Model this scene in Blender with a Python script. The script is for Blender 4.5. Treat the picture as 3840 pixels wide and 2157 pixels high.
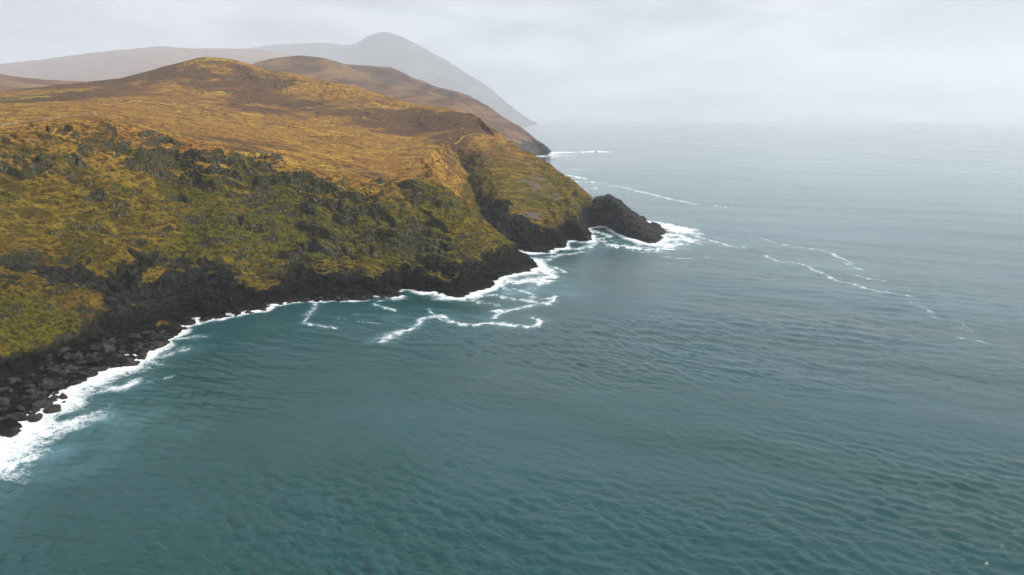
import bpy, bmesh, math, random
import numpy as np
from mathutils import Vector, Matrix, Euler

# ------------------------------------------------------------------ scene, camera, sky, sun, exposure
S = bpy.context.scene
COL = S.collection
for o in list(bpy.data.objects):
    bpy.data.objects.remove(o)
CAM_H = 100.0
FPX = 2560.0                      # focal length in photograph pixels (3840 wide)
HORIZON = 440.0
PITCH = math.atan((1078.5 - HORIZON) / FPX)
cam_d = bpy.data.cameras.new('camera')
cam_d.sensor_width = 36.0
cam_d.lens = 36.0 * FPX / 3840.0
cam_d.clip_start = 1.0
cam_d.clip_end = 60000.0
cam = bpy.data.objects.new('camera', cam_d)
COL.objects.link(cam)
cam.location = (0, 0, CAM_H)
cam.rotation_euler = (math.pi / 2 - PITCH, 0, 0)
S.camera = cam

SUN_EL, SUN_AZ = math.radians(46), math.radians(92)     # azimuth from +Y, positive = to the right
sun_vec = Vector((math.sin(SUN_AZ) * math.cos(SUN_EL), math.cos(SUN_AZ) * math.cos(SUN_EL), math.sin(SUN_EL)))
sd = bpy.data.lights.new('sun', 'SUN')
sd.energy = 2.2
sd.angle = math.radians(16)
sd.color = (1.0, 0.95, 0.87)
so = bpy.data.objects.new('sun', sd)
COL.objects.link(so)
so.location = (0, 0, 800)
so.rotation_euler = (-sun_vec).to_track_quat('-Z', 'Y').to_euler()

W = bpy.data.worlds.new('World')
S.world = W
W.use_nodes = True
wn, wl = W.node_tree.nodes, W.node_tree.links
wn.clear()
def wnode(t, **k):
    n = wn.new(t)
    for a, b in k.items():
        setattr(n, a, b)
    return n
out = wnode('ShaderNodeOutputWorld')
bg = wnode('ShaderNodeBackground')
sky = wnode('ShaderNodeTexSky', sky_type='NISHITA', sun_disc=False)
sky.sun_elevation = SUN_EL
sky.sun_rotation = SUN_AZ
sky.dust_density = 3.0
skys = wnode('ShaderNodeVectorMath', operation='SCALE')
skys.inputs['Scale'].default_value = 0.05
wl.new(sky.outputs[0], skys.inputs[0])
# overcast cloud deck: noise on a flat layer overhead
geo = wnode('ShaderNodeTexCoord')
sep = wnode('ShaderNodeSeparateXYZ')
wl.new(geo.outputs['Generated'], sep.inputs[0])
zz = wnode('ShaderNodeMath', operation='MAXIMUM'); zz.inputs[1].default_value = 0.0
wl.new(sep.outputs[2], zz.inputs[0])
za = wnode('ShaderNodeMath', operation='ADD'); za.inputs[1].default_value = 0.16
wl.new(zz.outputs[0], za.inputs[0])
dx = wnode('ShaderNodeMath', operation='DIVIDE'); dy = wnode('ShaderNodeMath', operation='DIVIDE')
wl.new(sep.outputs[0], dx.inputs[0]); wl.new(za.outputs[0], dx.inputs[1])
wl.new(sep.outputs[1], dy.inputs[0]); wl.new(za.outputs[0], dy.inputs[1])
comb = wnode('ShaderNodeCombineXYZ')
wl.new(dx.outputs[0], comb.inputs[0]); wl.new(dy.outputs[0], comb.inputs[1])
n1 = wnode('ShaderNodeTexNoise')
n1.inputs['Scale'].default_value = 1.15; n1.inputs['Detail'].default_value = 7; n1.inputs['Roughness'].default_value = 0.56
n1.inputs['Distortion'].default_value = 0.35
wl.new(comb.outputs[0], n1.inputs['Vector'])
cr = wnode('ShaderNodeValToRGB')
cr.color_ramp.elements[0].position = 0.40; cr.color_ramp.elements[0].color = (0.142, 0.165, 0.213, 1)
cr.color_ramp.elements[1].position = 0.60; cr.color_ramp.elements[1].color = (0.290, 0.306, 0.350, 1)
wl.new(n1.outputs['Fac'], cr.inputs[0])
mixw = wnode('ShaderNodeMix', data_type='RGBA')
mixw.inputs['Factor'].default_value = 0.93
wl.new(skys.outputs[0], mixw.inputs['A']); wl.new(cr.outputs[0], mixw.inputs['B'])
wl.new(mixw.outputs['Result'], bg.inputs['Color'])
bg.inputs['Strength'].default_value = 1.0
wl.new(bg.outputs[0], out.inputs['Surface'])

S.view_settings.view_transform = 'Standard'
S.view_settings.look = 'None'
S.view_settings.exposure = 1.45
S.view_settings.gamma = 1.0
S.view_settings.use_curve_mapping = False
S.render.engine = 'CYCLES'
S.cycles.use_denoising = True
S.cycles.max_bounces = 4
S.cycles.diffuse_bounces = 2
S.cycles.glossy_bounces = 2
S.cycles.volume_bounces = 2
S.cycles.sample_clamp_indirect = 4.0

rng = np.random.default_rng(7)
random.seed(7)

# ------------------------------------------------------------------ helpers
CP, SP = math.cos(PITCH), math.sin(PITCH)
def ray(px, py):
    a = (px - 1920.0) / FPX; b = (1078.5 - py) / FPX
    return np.array([a, CP + b * SP, -SP + b * CP])
def at(px, py, Y):                 # the point at forward distance Y seen at a photograph pixel
    d = ray(px, py)
    return np.array([0, 0, CAM_H]) + d * (Y / d[1])
P_REF = math.atan((1078.5 - 415.0) / FPX)
def adj(px, py, Y):                # the net's distances were measured for a slightly higher horizon
    e = math.atan((1078.5 - py) / FPX)
    qo, qn = math.tan(e - P_REF), math.tan(e - PITCH)
    k = 1.10 if qo > -0.012 or qn > -0.011 else min(1.10, qo / qn)
    return at(px, py, Y * k)
def at0(px, py, z=0.0):            # the point of height z seen at a photograph pixel
    d = ray(px, py)
    return np.array([0, 0, CAM_H]) + d * ((z - CAM_H) / d[2])

def _hash(ix, iy, iz, seed):
    h = (ix.astype(np.uint32) * np.uint32(374761393) + iy.astype(np.uint32) * np.uint32(668265263)
         + iz.astype(np.uint32) * np.uint32(2147483647) + np.uint32((seed * 974634777 + 12345) & 0xffffffff))
    h = (h ^ (h >> np.uint32(13))) * np.uint32(1274126177)
    h = (h ^ (h >> np.uint32(15))) * np.uint32(2246822519)
    return h ^ (h >> np.uint32(16))
GR = np.array([[1,1,0],[-1,1,0],[1,-1,0],[-1,-1,0],[1,0,1],[-1,0,1],[1,0,-1],[-1,0,-1],
               [0,1,1],[0,-1,1],[0,1,-1],[0,-1,-1],[1,1,0],[-1,1,0],[0,-1,1],[0,-1,-1]], np.float32)
def noise(P, seed=0):              # gradient noise, about -1..1
    P = np.asarray(P, np.float64)
    fl = np.floor(P); I = fl.astype(np.int64) + 100000; F = (P - fl).astype(np.float32)
    U = F * F * F * (F * (F * 6 - 15) + 10)
    res = 0
    for cx in (0, 1):
        wx = U[..., 0] if cx else 1 - U[..., 0]
        for cy in (0, 1):
            wy = U[..., 1] if cy else 1 - U[..., 1]
            for cz in (0, 1):
                wz = U[..., 2] if cz else 1 - U[..., 2]
                g = GR[(_hash(I[..., 0] + cx, I[..., 1] + cy, I[..., 2] + cz, seed) & np.uint32(15)).astype(np.int64)]
                dot = g[..., 0] * (F[..., 0] - cx) + g[..., 1] * (F[..., 1] - cy) + g[..., 2] * (F[..., 2] - cz)
                res = res + wx * wy * wz * dot
    return res
def fbm(P, octv=4, seed=0, rough=0.5):
    r = 0; a = 1.0; P = np.asarray(P)
    for k in range(octv):
        r = r + a * noise(P * (2.0 ** k) + k * 17.3, seed + k)
        a *= rough
    return r
def ridged(P, octv=3, seed=0):
    r = 0; a = 1.0; P = np.asarray(P)
    for k in range(octv):
        r = r + a * (1 - 2 * np.abs(noise(P * (2.0 ** k) + k * 11.1, seed + k)))
        a *= 0.5
    return r
def worley(P, seed=0):             # cell noise: F1, F2-F1 and a random value of the nearest cell
    P = np.asarray(P, np.float64); fl = np.floor(P); I = fl.astype(np.int64) + 100000; F = P - fl
    f1 = np.full(P.shape[:-1], 9.0); f2 = f1.copy(); cid = np.zeros(P.shape[:-1])
    for cx in (-1, 0, 1):
        for cy in (-1, 0, 1):
            for cz in (-1, 0, 1):
                h = _hash(I[..., 0] + cx, I[..., 1] + cy, I[..., 2] + cz, seed)
                jx = (h & np.uint32(1023)) / 1023.0; jy = ((h >> np.uint32(10)) & np.uint32(1023)) / 1023.0
                jz = ((h >> np.uint32(20)) & np.uint32(1023)) / 1023.0
                d = np.sqrt((cx + jx - F[..., 0]) ** 2 + (cy + jy - F[..., 1]) ** 2 + (cz + jz - F[..., 2]) ** 2)
                near = d < f1
                f2 = np.where(near, f1, np.minimum(f2, d)); cid = np.where(near, jx, cid); f1 = np.where(near, d, f1)
    return f1, f2 - f1, cid
def sstep(a, b, x):
    t = np.clip((x - a) / (b - a), 0, 1)
    return t * t * (3 - 2 * t)

def pchip(P, counts):              # monotone cubic through rows of P (axis 0), counts[i] samples in segment i
    P = np.asarray(P, np.float64); d = np.diff(P, axis=0)
    m = np.zeros_like(P); m[0] = d[0]; m[-1] = d[-1]
    a, b = d[:-1], d[1:]
    with np.errstate(divide='ignore', invalid='ignore'):
        h = np.where(a * b > 0, 2 * a * b / (a + b), 0.0)
    m[1:-1] = h
    outp = []
    for i, c in enumerate(counts):
        t = np.arange(c) / c
        t = t.reshape((-1,) + (1,) * (P.ndim - 1))
        outp.append((2*t**3-3*t**2+1) * P[i] + (t**3-2*t**2+t) * m[i] + (-2*t**3+3*t**2) * P[i+1] + (t**3-t**2) * m[i+1])
    outp.append(P[-1:])
    return np.concatenate(outp, 0)

def soft(P, counts, it):           # straight segments with eased corners
    P = np.asarray(P, np.float64)
    A = np.concatenate([P[i] + (P[i + 1] - P[i]) * (np.arange(c) / c).reshape((-1,) + (1,) * (P.ndim - 1)) for i, c in enumerate(counts)] + [P[-1:]], 0)
    for _ in range(it * it // 3):
        A[1:-1] = 0.25 * A[:-2] + 0.5 * A[1:-1] + 0.25 * A[2:]
    return A
def grid_normals(G):
    gu = np.gradient(G, axis=0); gv = np.gradient(G, axis=1)
    n = np.cross(gu, gv)
    n /= np.linalg.norm(n, axis=-1, keepdims=True) + 1e-9
    return n
def blur(a, k=1):
    for _ in range(k):
        p = np.pad(a, 1, mode='edge')
        a = (p[:-2, 1:-1] + p[2:, 1:-1] + p[1:-1, :-2] + p[1:-1, 2:] + 2 * p[1:-1, 1:-1]) / 6
    return a

def mesh_from(name, V, Q, attrs=None, smooth=True):
    me = bpy.data.meshes.new(name)
    V = np.ascontiguousarray(V.reshape(-1, 3), np.float32); Q = np.ascontiguousarray(Q, np.int32)
    k = Q.shape[1]
    me.vertices.add(len(V)); me.vertices.foreach_set('co', V.ravel())
    me.loops.add(Q.size); me.loops.foreach_set('vertex_index', Q.ravel())
    me.polygons.add(len(Q)); me.polygons.foreach_set('loop_start', np.arange(0, Q.size, k, dtype=np.int32))
    me.polygons.foreach_set('use_smooth', np.full(len(Q), smooth, bool))
    for n, a in (attrs or {}).items():
        at_ = me.attributes.new(n, 'FLOAT', 'POINT')
        at_.data.foreach_set('value', np.ascontiguousarray(a, np.float32).ravel())
    me.update(calc_edges=True)
    return me
def grid_quads(nu, nv):
    i = np.arange(nu * nv).reshape(nu, nv)
    return np.stack([i[:-1, :-1], i[1:, :-1], i[1:, 1:], i[:-1, 1:]], -1).reshape(-1, 4)
def link(name, me, mat, parent=None, label=None, cat=None, group=None, kind=None):
    o = bpy.data.objects.new(name, me)
    COL.objects.link(o)
    if mat is not None and len(me.materials) == 0:
        me.materials.append(mat)
    if parent is not None:
        o.parent = parent
    for k, v in (('label', label), ('category', cat), ('group', group), ('kind', kind)):
        if v:
            o[k] = v
    return o

# ------------------------------------------------------------------ materials
class NT:
    def __init__(s, name):
        s.m = bpy.data.materials.new(name); s.m.use_nodes = True
        s.t = s.m.node_tree; s.t.nodes.clear()
        s.out = s.t.nodes.new('ShaderNodeOutputMaterial')
        s.co = s.t.nodes.new('ShaderNodeNewGeometry').outputs['Position']
    def n(s, t, **k):
        x = s.t.nodes.new(t)
        for a, b in k.items():
            setattr(x, a, b)
        return x
    def l(s, a, b):
        if isinstance(a, (int, float)):
            b.default_value = a
        elif isinstance(a, tuple):
            b.default_value = a if len(a) == 4 or b.type == 'VECTOR' else a + (1,)
        else:
            s.t.links.new(a, b)
    def attr(s, name):
        return s.n('ShaderNodeAttribute', attribute_name=name).outputs['Fac']
    def math(s, op, a, b=0.0, c=0.0, clamp=False):
        x = s.n('ShaderNodeMath', operation=op, use_clamp=clamp)
        s.l(a, x.inputs[0]); s.l(b, x.inputs[1]); s.l(c, x.inputs[2])
        return x.outputs[0]
    def mix(s, f, a, b, mode='MIX'):
        x = s.n('ShaderNodeMix', data_type='RGBA', blend_type=mode)
        s.l(f, x.inputs['Factor']); s.l(a, x.inputs['A']); s.l(b, x.inputs['B'])
        return x.outputs['Result']
    def noise(s, scale, detail=4, rough=0.55, stretch=(1, 1, 1), rot=(0, 0, 0), dist=0.0, vec=None):
        mp = s.n('ShaderNodeMapping')
        s.l(vec if vec is not None else s.co, mp.inputs['Vector'])
        mp.vector_type = 'TEXTURE'
        mp.inputs['Scale'].default_value = tuple(1.0 / (scale * v) for v in stretch)
        mp.inputs['Rotation'].default_value = rot
        x = s.n('ShaderNodeTexNoise')
        s.l(mp.outputs[0], x.inputs['Vector'])
        x.inputs['Scale'].default_value = 1.0; x.inputs['Detail'].default_value = detail
        x.inputs['Roughness'].default_value = rough; x.inputs['Distortion'].default_value = dist
        return x.outputs['Fac']
    def ss(s, v, a, b, lo=0.0, hi=1.0):
        x = s.n('ShaderNodeMapRange', interpolation_type='SMOOTHSTEP')
        s.l(v, x.inputs['Value'])
        x.inputs['From Min'].default_value = a; x.inputs['From Max'].default_value = b
        x.inputs['To Min'].default_value = lo; x.inputs['To Max'].default_value = hi
        return x.outputs['Result']
    def thr(s, at_, nz, k, a, b):      # smoothstep of attribute plus centred noise
        return s.ss(s.math('ADD', at_, s.math('MULTIPLY', s.math('SUBTRACT', nz, 0.5), k)), a, b)
    def bump(s, h, dist, strength=1.0, normal=None):
        x = s.n('ShaderNodeBump'); x.inputs['Distance'].default_value = dist; x.inputs['Strength'].default_value = strength
        s.l(h, x.inputs['Height'])
        if normal is not None:
            s.l(normal, x.inputs['Normal'])
        return x.outputs[0]
    def done(s, color, rough=0.9, normal=None, spec=0.2):
        p = s.n('ShaderNodeBsdfPrincipled')
        s.l(color, p.inputs['Base Color']); s.l(rough, p.inputs['Roughness']); p.inputs['Specular IOR Level'].default_value = spec
        if normal is not None:
            s.l(normal, p.inputs['Normal'])
        s.l(p.outputs[0], s.out.inputs['Surface'])
        return s.m

def rock_colour(t, dark=(0.009, 0.010, 0.008), mid=(0.034, 0.033, 0.027), pale=(0.11, 0.10, 0.085)):
    a = t.noise(0.35, 6, 0.65, (1, 1, 0.35))
    b = t.noise(1.6, 5, 0.7)
    c = t.mix(t.ss(a, 0.42, 0.62), dark, mid)
    return t.mix(t.ss(b, 0.57, 0.76, 0, 0.75), c, pale), b

def make_land():
    t = NT('moorland')
    n_big = t.noise(0.012, 6, 0.6, (1, 1.6, 1), rot=(0, 0, 0.4))
    n_mid = t.noise(0.06, 6, 0.62, (1, 1.5, 1), rot=(0, 0, 0.5), dist=0.6)
    n_streak = t.noise(0.16, 5, 0.65, (0.35, 1.3, 1.3), rot=(0, 0, -0.35))
    n_fine = t.noise(0.7, 5, 0.7)
    n_grain = t.noise(2.6, 3, 0.7)
    plat = t.attr('plateau'); rock = t.attr('rock'); heath = t.attr('heath'); moss = t.attr('moss')
    yellow = t.attr('yellow'); peat = t.attr('peat'); scree = t.attr('scree')
    # slope grass: olive to rust
    slope = t.mix(t.ss(n_mid, 0.42, 0.58), (0.078, 0.060, 0.008), (0.175, 0.118, 0.013))
    slope = t.mix(t.ss(n_streak, 0.52, 0.68, 0, 0.8), slope, (0.29, 0.205, 0.022))
    slope = t.mix(t.ss(n_big, 0.52, 0.66, 0, 0.55), slope, (0.115, 0.060, 0.014))
    # plateau grass: gold with russet
    gold = t.mix(t.ss(n_mid, 0.36, 0.64), (0.255, 0.122, 0.028), (0.40, 0.205, 0.038))
    n_pat = t.noise(0.055, 7, 0.70, (0.6, 1.2, 1.2), rot=(0, 0, -0.3), dist=0.5)
    gold = t.mix(t.ss(n_pat, 0.52, 0.60, 0, 0.85), gold, (0.50, 0.305, 0.045))
    gold = t.mix(t.ss(n_streak, 0.56, 0.66, 0, 0.7), gold, (0.52, 0.335, 0.048))
    gold = t.mix(t.ss(n_pat, 0.40, 0.47, 0.75, 0), gold, (0.140, 0.066, 0.026))
    gold = t.mix(t.ss(n_big, 0.50, 0.64, 0, 0.6), gold, (0.31, 0.13, 0.042))
    c = t.mix(t.thr(plat, n_mid, 0.8, 0.25, 0.75), slope, gold)
    n_clump = t.noise(0.28, 6, 0.68, (0.7, 1, 1.6))
    hcol = t.mix(t.ss(n_fine, 0.35, 0.65), (0.080, 0.042, 0.025), (0.150, 0.080, 0.040))
    c = t.mix(t.thr(heath, t.math('ADD', t.math('MULTIPLY', n_streak, 0.6), t.math('MULTIPLY', n_clump, 0.4)), 1.5, 0.38, 0.62), c, hcol)
    mcol = t.mix(t.ss(n_fine, 0.35, 0.65), (0.048, 0.052, 0.005), (0.125, 0.112, 0.012))
    c = t.mix(t.thr(moss, n_mid, 0.9, 0.35, 0.75), c, mcol)
    c = t.mix(t.thr(yellow, n_streak, 0.7, 0.42, 0.68), c, (0.42, 0.33, 0.036))
    # tussock mottling
    c = t.mix(t.ss(n_clump, 0.40, 0.52, 0.85, 0.0), c, (0.026, 0.021, 0.007))
    c = t.mix(t.ss(n_fine, 0.38, 0.52, 0.80, 0.0), c, (0.026, 0.020, 0.007))
    c = t.mix(t.ss(n_grain, 0.58, 0.75, 0.0, 0.30), c, (0.30, 0.22, 0.08))
    c = t.mix(t.thr(peat, n_fine, 0.5, 0.45, 0.7), c, (0.022, 0.017, 0.011))
    sc = t.mix(t.ss(n_grain, 0.42, 0.62), (0.065, 0.052, 0.038), (0.20, 0.17, 0.135))
    c = t.mix(t.thr(scree, n_fine, 0.9, 0.42, 0.72), c, sc)
    rc, rb = rock_colour(t)
    vs = t.noise(1.1, 5, 0.7, (1, 1, 0.35))
    cg = t.mix(t.ss(vs, 0.42, 0.60), (0.016, 0.017, 0.008), (0.085, 0.080, 0.056))
    cg = t.mix(t.ss(n_fine, 0.54, 0.64, 0, 0.85), cg, (0.25, 0.23, 0.19))
    cg = t.mix(t.ss(n_clump, 0.45, 0.58, 0, 0.85), cg, (0.060, 0.054, 0.009))
    rc = t.mix(t.attr('crag'), rc, cg)
    rc = t.mix(t.ss(vs, 0.54, 0.68, 0, 0.55), rc, (0.11, 0.105, 0.08))
    rc = t.mix(t.ss(n_mid, 0.54, 0.68, 0, 0.65), rc, (0.022, 0.027, 0.007))
    rk = t.thr(rock, n_fine, 0.75, 0.40, 0.62)
    # the wet, weed-dark band near the sea
    sx = t.n('ShaderNodeSeparateXYZ'); t.l(t.co, sx.inputs[0])
    zn = t.math('ADD', sx.outputs[2], t.math('MULTIPLY', n_mid, -14.0))
    wet = t.ss(zn, -4.0, 10.0, 1.0, 0.0)
    rc = t.mix(t.math('MULTIPLY', wet, 0.80), rc, (0.0055, 0.0065, 0.0050))
    tide = t.ss(t.math('ADD', sx.outputs[2], t.math('MULTIPLY', n_fine, 3.0)), 1.6, 3.6, 1.0, 0.0)
    rc = t.mix(t.math('MULTIPLY', tide, 0.75), rc, (0.045, 0.033, 0.026))
    c = t.mix(rk, c, rc)
    hgt = t.math('ADD', t.math('MULTIPLY', n_fine, 0.8), t.math('MULTIPLY', n_grain, 0.35))
    nb = t.bump(t.math('ADD', hgt, t.math('MULTIPLY', n_clump, 1.6)), 1.2, 1.0)
    rough = t.ss(t.math('MULTIPLY', rk, wet), 0.2, 1.0, 0.95, 0.62)
    return t.done(c, rough, nb, 0.04)

def make_rock(name, dark, mid, pale, wet=0.0):
    t = NT(name)
    c, b = rock_colour(t, dark, mid, pale)
    g = t.noise(0.5, 4, 0.6)
    sx = t.n('ShaderNodeSeparateXYZ'); t.l(t.co, sx.inputs[0])
    tide = t.ss(t.math('ADD', sx.outputs[2], t.math('MULTIPLY', g, 3.0)), 1.8, 4.2, 1.0, 0.0)
    c = t.mix(t.math('MULTIPLY', tide, 0.8), c, (0.045, 0.032, 0.022))
    at_ = t.attr('yellow')
    c = t.mix(t.thr(at_, b, 0.8, 0.45, 0.6), c, (0.28, 0.19, 0.035))
    lay = t.noise(1.0, 5, 0.7, (0.5, 0.5, 2.6), rot=(0.25, -0.55, 0))
    h = t.math('ADD', b, t.math('MULTIPLY', lay, 1.2))
    return t.done(c, 0.75 - 0.25 * wet, t.bump(h, 0.8, 1.0), 0.12)

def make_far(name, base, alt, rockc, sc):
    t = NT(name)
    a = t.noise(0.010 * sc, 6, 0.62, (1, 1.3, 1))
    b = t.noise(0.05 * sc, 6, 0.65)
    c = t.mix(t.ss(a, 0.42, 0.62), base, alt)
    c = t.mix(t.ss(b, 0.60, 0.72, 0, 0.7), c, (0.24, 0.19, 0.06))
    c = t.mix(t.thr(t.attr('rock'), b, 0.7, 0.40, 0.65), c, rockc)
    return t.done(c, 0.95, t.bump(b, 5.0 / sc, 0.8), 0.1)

def make_sea():
    t = NT('sea_water')
    foam = t.attr('foam'); aer_sheen = t.attr('aeration_sheen')
    n1 = t.noise(0.10, 5, 0.65, dist=0.8)
    lace = t.noise(0.42, 6, 0.72, dist=1.6)
    fine = t.noise(1.7, 4, 0.75, dist=0.6)
    big = t.noise(0.007, 6, 0.62, (0.55, 1.6, 1), rot=(0, 0, -0.45), dist=0.4)
    # foam breaks up into lace where it covers less
    lace2 = t.noise(0.15, 6, 0.68, dist=1.4)
    def ridge(v, k):
        return t.math('SUBTRACT', 1.0, t.math('MULTIPLY', t.math('ABSOLUTE', t.math('SUBTRACT', v, 0.5)), k), clamp=True)
    pat = t.math('ADD', t.math('MULTIPLY', ridge(lace, 5.5), 0.42), t.math('MULTIPLY', ridge(lace2, 6.5), 0.30))
    pat = t.math('ADD', pat, t.math('MULTIPLY', t.ss(fine, 0.25, 0.75), 0.28))
    f = t.ss(t.math('ADD', t.math('MULTIPLY', foam, 1.12), pat), 0.98, 1.56, 0.0, 0.92)
    f = t.math('MULTIPLY', f, t.ss(foam, 0.03, 0.20))
    body = t.mix(t.ss(big, 0.4, 0.6), (0.003, 0.040, 0.035), (0.007, 0.050, 0.056))
    body = t.mix(t.math('MULTIPLY', aer_sheen, t.ss(n1, 0.25, 0.75, 0.5, 1.0)), body, (0.11, 0.26, 0.30))  # pale aqua: churned water, and sky sheen painted into the sea colour
    # ripples finer than the wave mesh
    r1 = t.noise(1.0, 6, 0.70, (0.5, 1.3, 1), rot=(0, 0, -0.42), dist=0.4)
    r2 = t.noise(0.12, 4, 0.60, (0.4, 1.4, 1), rot=(0, 0, -0.5), dist=0.3)
    nb = t.bump(r2, 0.34, 0.5)
    nb = t.bump(r1, 0.20, 0.7, nb)
    p = t.n('ShaderNodeBsdfPrincipled')
    t.l(body, p.inputs['Base Color'])
    t.l(t.ss(big, 0.35, 0.65, 0.06, 0.12), p.inputs['Roughness'])
    p.inputs['IOR'].default_value = 1.333
    p.inputs['Specular IOR Level'].default_value = 0.8
    t.l(nb, p.inputs['Normal'])
    d = t.n('ShaderNodeBsdfDiffuse')
    t.l(t.mix(t.ss(fine, 0.3, 0.7), (0.62, 0.67, 0.68), (0.86, 0.88, 0.88)), d.inputs['Color'])
    t.l(t.bump(t.math('ADD', fine, lace), 0.5, 0.6), d.inputs['Normal'])
    ms = t.n('ShaderNodeMixShader')
    t.l(f, ms.inputs[0]); t.l(p.outputs[0], ms.inputs[1]); t.l(d.outputs[0], ms.inputs[2])
    t.l(ms.outputs[0], t.out.inputs['Surface'])
    return t.m

M_LAND = make_land()
M_CRAG = make_rock('crag_rock', (0.014, 0.014, 0.010), (0.050, 0.047, 0.036), (0.16, 0.15, 0.125))
M_STACK = make_rock('stack_rock', (0.014, 0.015, 0.015), (0.040, 0.040, 0.038), (0.10, 0.095, 0.088))
M_BOULDER = make_rock('boulder_rock', (0.018, 0.019, 0.018), (0.062, 0.061, 0.057), (0.15, 0.145, 0.135), 0.6)
M_STONE = make_rock('pale_stone', (0.12, 0.105, 0.09), (0.24, 0.22, 0.19), (0.40, 0.37, 0.33))
M_SEA = make_sea()

# ------------------------------------------------------------------ headland: control net (photo pixel, forward distance)
# rows: water, foot, bank, apron top, cliff top, low slope, upper slope, plateau edge, plateau, plateau, skyline
NET = [
 [(0,1643),(0,1425,224),(0,1335,231),(0,1130,263),(0,1040,275),(0,860,308),(0,690,342),(0,480,398),(0,430,520),(0,385,700),(0,345,900)],
 [(185,1500),(185,1370,247),(185,1300,254),(185,1120,283),(190,1040,292),(190,860,322),(185,690,352),(180,455,410),(180,420,530),(180,370,740),(180,325,960)],
 [(358,1404),(358,1310,268),(358,1240,276),(358,1125,296),(350,1035,308),(350,870,332),(350,690,362),(350,450,425),(340,415,560),(335,360,790),(330,308,1010)],
 [(520,1345),(500,1270,285),(490,1215,290),(470,1130,302),(450,1020,318),(450,870,342),(450,700,370),(440,455,440),(440,420,590),(440,355,840),(450,296,1050)],
 [(600,1290),(600,1240,297),(595,1190,303),(590,1100,312),(585,1012,326),(570,870,350),(560,700,380),(540,480,440),(545,430,620),(550,350,880),(560,266,1080)],
 [(712,1212),(712,1190,320),(712,1150,323),(712,1080,328),(705,1005,338),(690,870,362),(670,710,395),(650,505,445),(650,440,650),(655,340,900),(660,240,1090)],
 [(850,1195),(850,1175,328),(850,1140,331),(845,1080,335),(840,1012,344),(820,880,364),(800,720,394),(775,545,432),(770,450,680),(770,330,930),(762,213,1100)],
 [(1020,1152),(1020,1135,348),(1018,1110,350),(1015,1085,353),(1010,1060,358),(960,890,379),(930,730,406),(900,562,438),(895,460,700),(890,340,940),(880,226,1100)],
 [(1150,1126),(1150,1115,360),(1150,1085,363),(1145,1050,366),(1135,1015,372),(1100,890,391),(1070,740,414),(1040,592,440),(1020,480,690),(1010,360,950),(1000,260,1090)],
 [(1320,1122),(1320,1112,363),(1320,1085,366),(1318,1055,369),(1310,1020,375),(1290,890,394),(1260,760,416),(1210,628,444),(1180,520,650),(1180,400,920),(1180,294,1070)],
 [(1500,1112),(1500,1100,368),(1500,1070,371),(1498,1030,375),(1490,985,382),(1460,880,398),(1420,770,416),(1360,652,442),(1320,560,605),(1330,440,860),(1350,331,1045)],
 [(1628,1098),(1628,1085,376),(1628,1060,379),(1626,1020,384),(1610,960,391),(1580,870,406),(1530,775,424),(1470,665,450),(1440,585,585),(1450,470,840),(1470,368,1020)],
 [(1722,1111),(1722,1095,370),(1725,1060,376),(1725,1010,383),(1715,945,392),(1680,860,408),(1620,770,428),(1530,640,465),(1520,580,590),(1540,490,820),(1570,391,980)],
 [(1815,1080),(1818,1055,392),(1818,1020,398),(1815,980,404),(1800,930,412),(1770,860,421),(1700,765,440),(1580,632,480),(1585,570,600),(1620,500,745),(1667,403,950)],
 [(1885,1042),(1885,1015,418),(1880,985,424),(1875,955,428),(1860,915,432),(1795,850,437),(1710,768,453),(1600,640,494),(1610,575,598),(1650,500,735),(1700,413,900)],
 [(2003,1002),(1990,985,442),(1965,967,446),(1936,938,452),(1900,910,455),(1817,838,459),(1740,775,474),(1630,680,510),(1625,588,595),(1680,500,725),(1730,422,870)],
 [(1880,948),(1860,935,490),(1845,920,494),(1830,900,500),(1810,870,522),(1790,800,560),(1770,720,602),(1745,640,648),(1700,560,700),(1715,492,742),(1746,428,850)],
 [(1955,946),(1950,925,494),(1945,890,498),(1930,850,505),(1910,800,518),(1880,730,548),(1850,660,590),(1810,590,650),(1770,530,715),(1760,482,765),(1765,436,830)],
 [(2035,947),(2035,930,496),(2030,900,500),(2025,865,505),(2010,835,512),(1975,760,540),(1930,680,580),(1880,600,645),(1830,535,720),(1795,482,772),(1785,445,815)],
 [(2100,936),(2102,918,502),(2100,890,505),(2095,862,509),(2080,838,515),(2040,770,540),(1990,690,580),(1920,610,645),(1860,540,715),(1815,487,775),(1798,452,800)],
 [(2143,905),(2140,885,533),(2132,860,534),(2125,840,534),(2115,812,538),(2075,760,552),(2020,690,585),(1945,615,645),(1880,545,710),(1835,494,765),(1810,460,785)],
 [(2205,905),(2200,890,526),(2190,868,529),(2172,838,533),(2150,798,541),(2118,743,560),(2060,682,595),(1975,612,655),(1900,549,708),(1848,500,757),(1822,468,777)],
 [(2195,858),(2185,840,592),(2178,815,594),(2172,795,596),(2165,775,598),(2150,735,610),(2085,670,635),(2000,595,675),(1915,545,715),(1860,502,760),(1830,474,785)],
 [(2232,848),(2232,830,606),(2230,805,608),(2214,800,611),(2203,770,615),(2168,728,622),(2099,664,645),(2040,612,672),(1950,557,708),(1890,523,745),(1840,482,785)],
]
ROCK = [1, 1, 1, 1, 1, 0.72, 0.05, 0, 0, 0, 0, 0, 0, 0]
PLAT = [0, 0, 0, 0, 0, 0.02, 0.12, 0.28, 0.72, 1, 1, 1, 1, 1]
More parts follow.
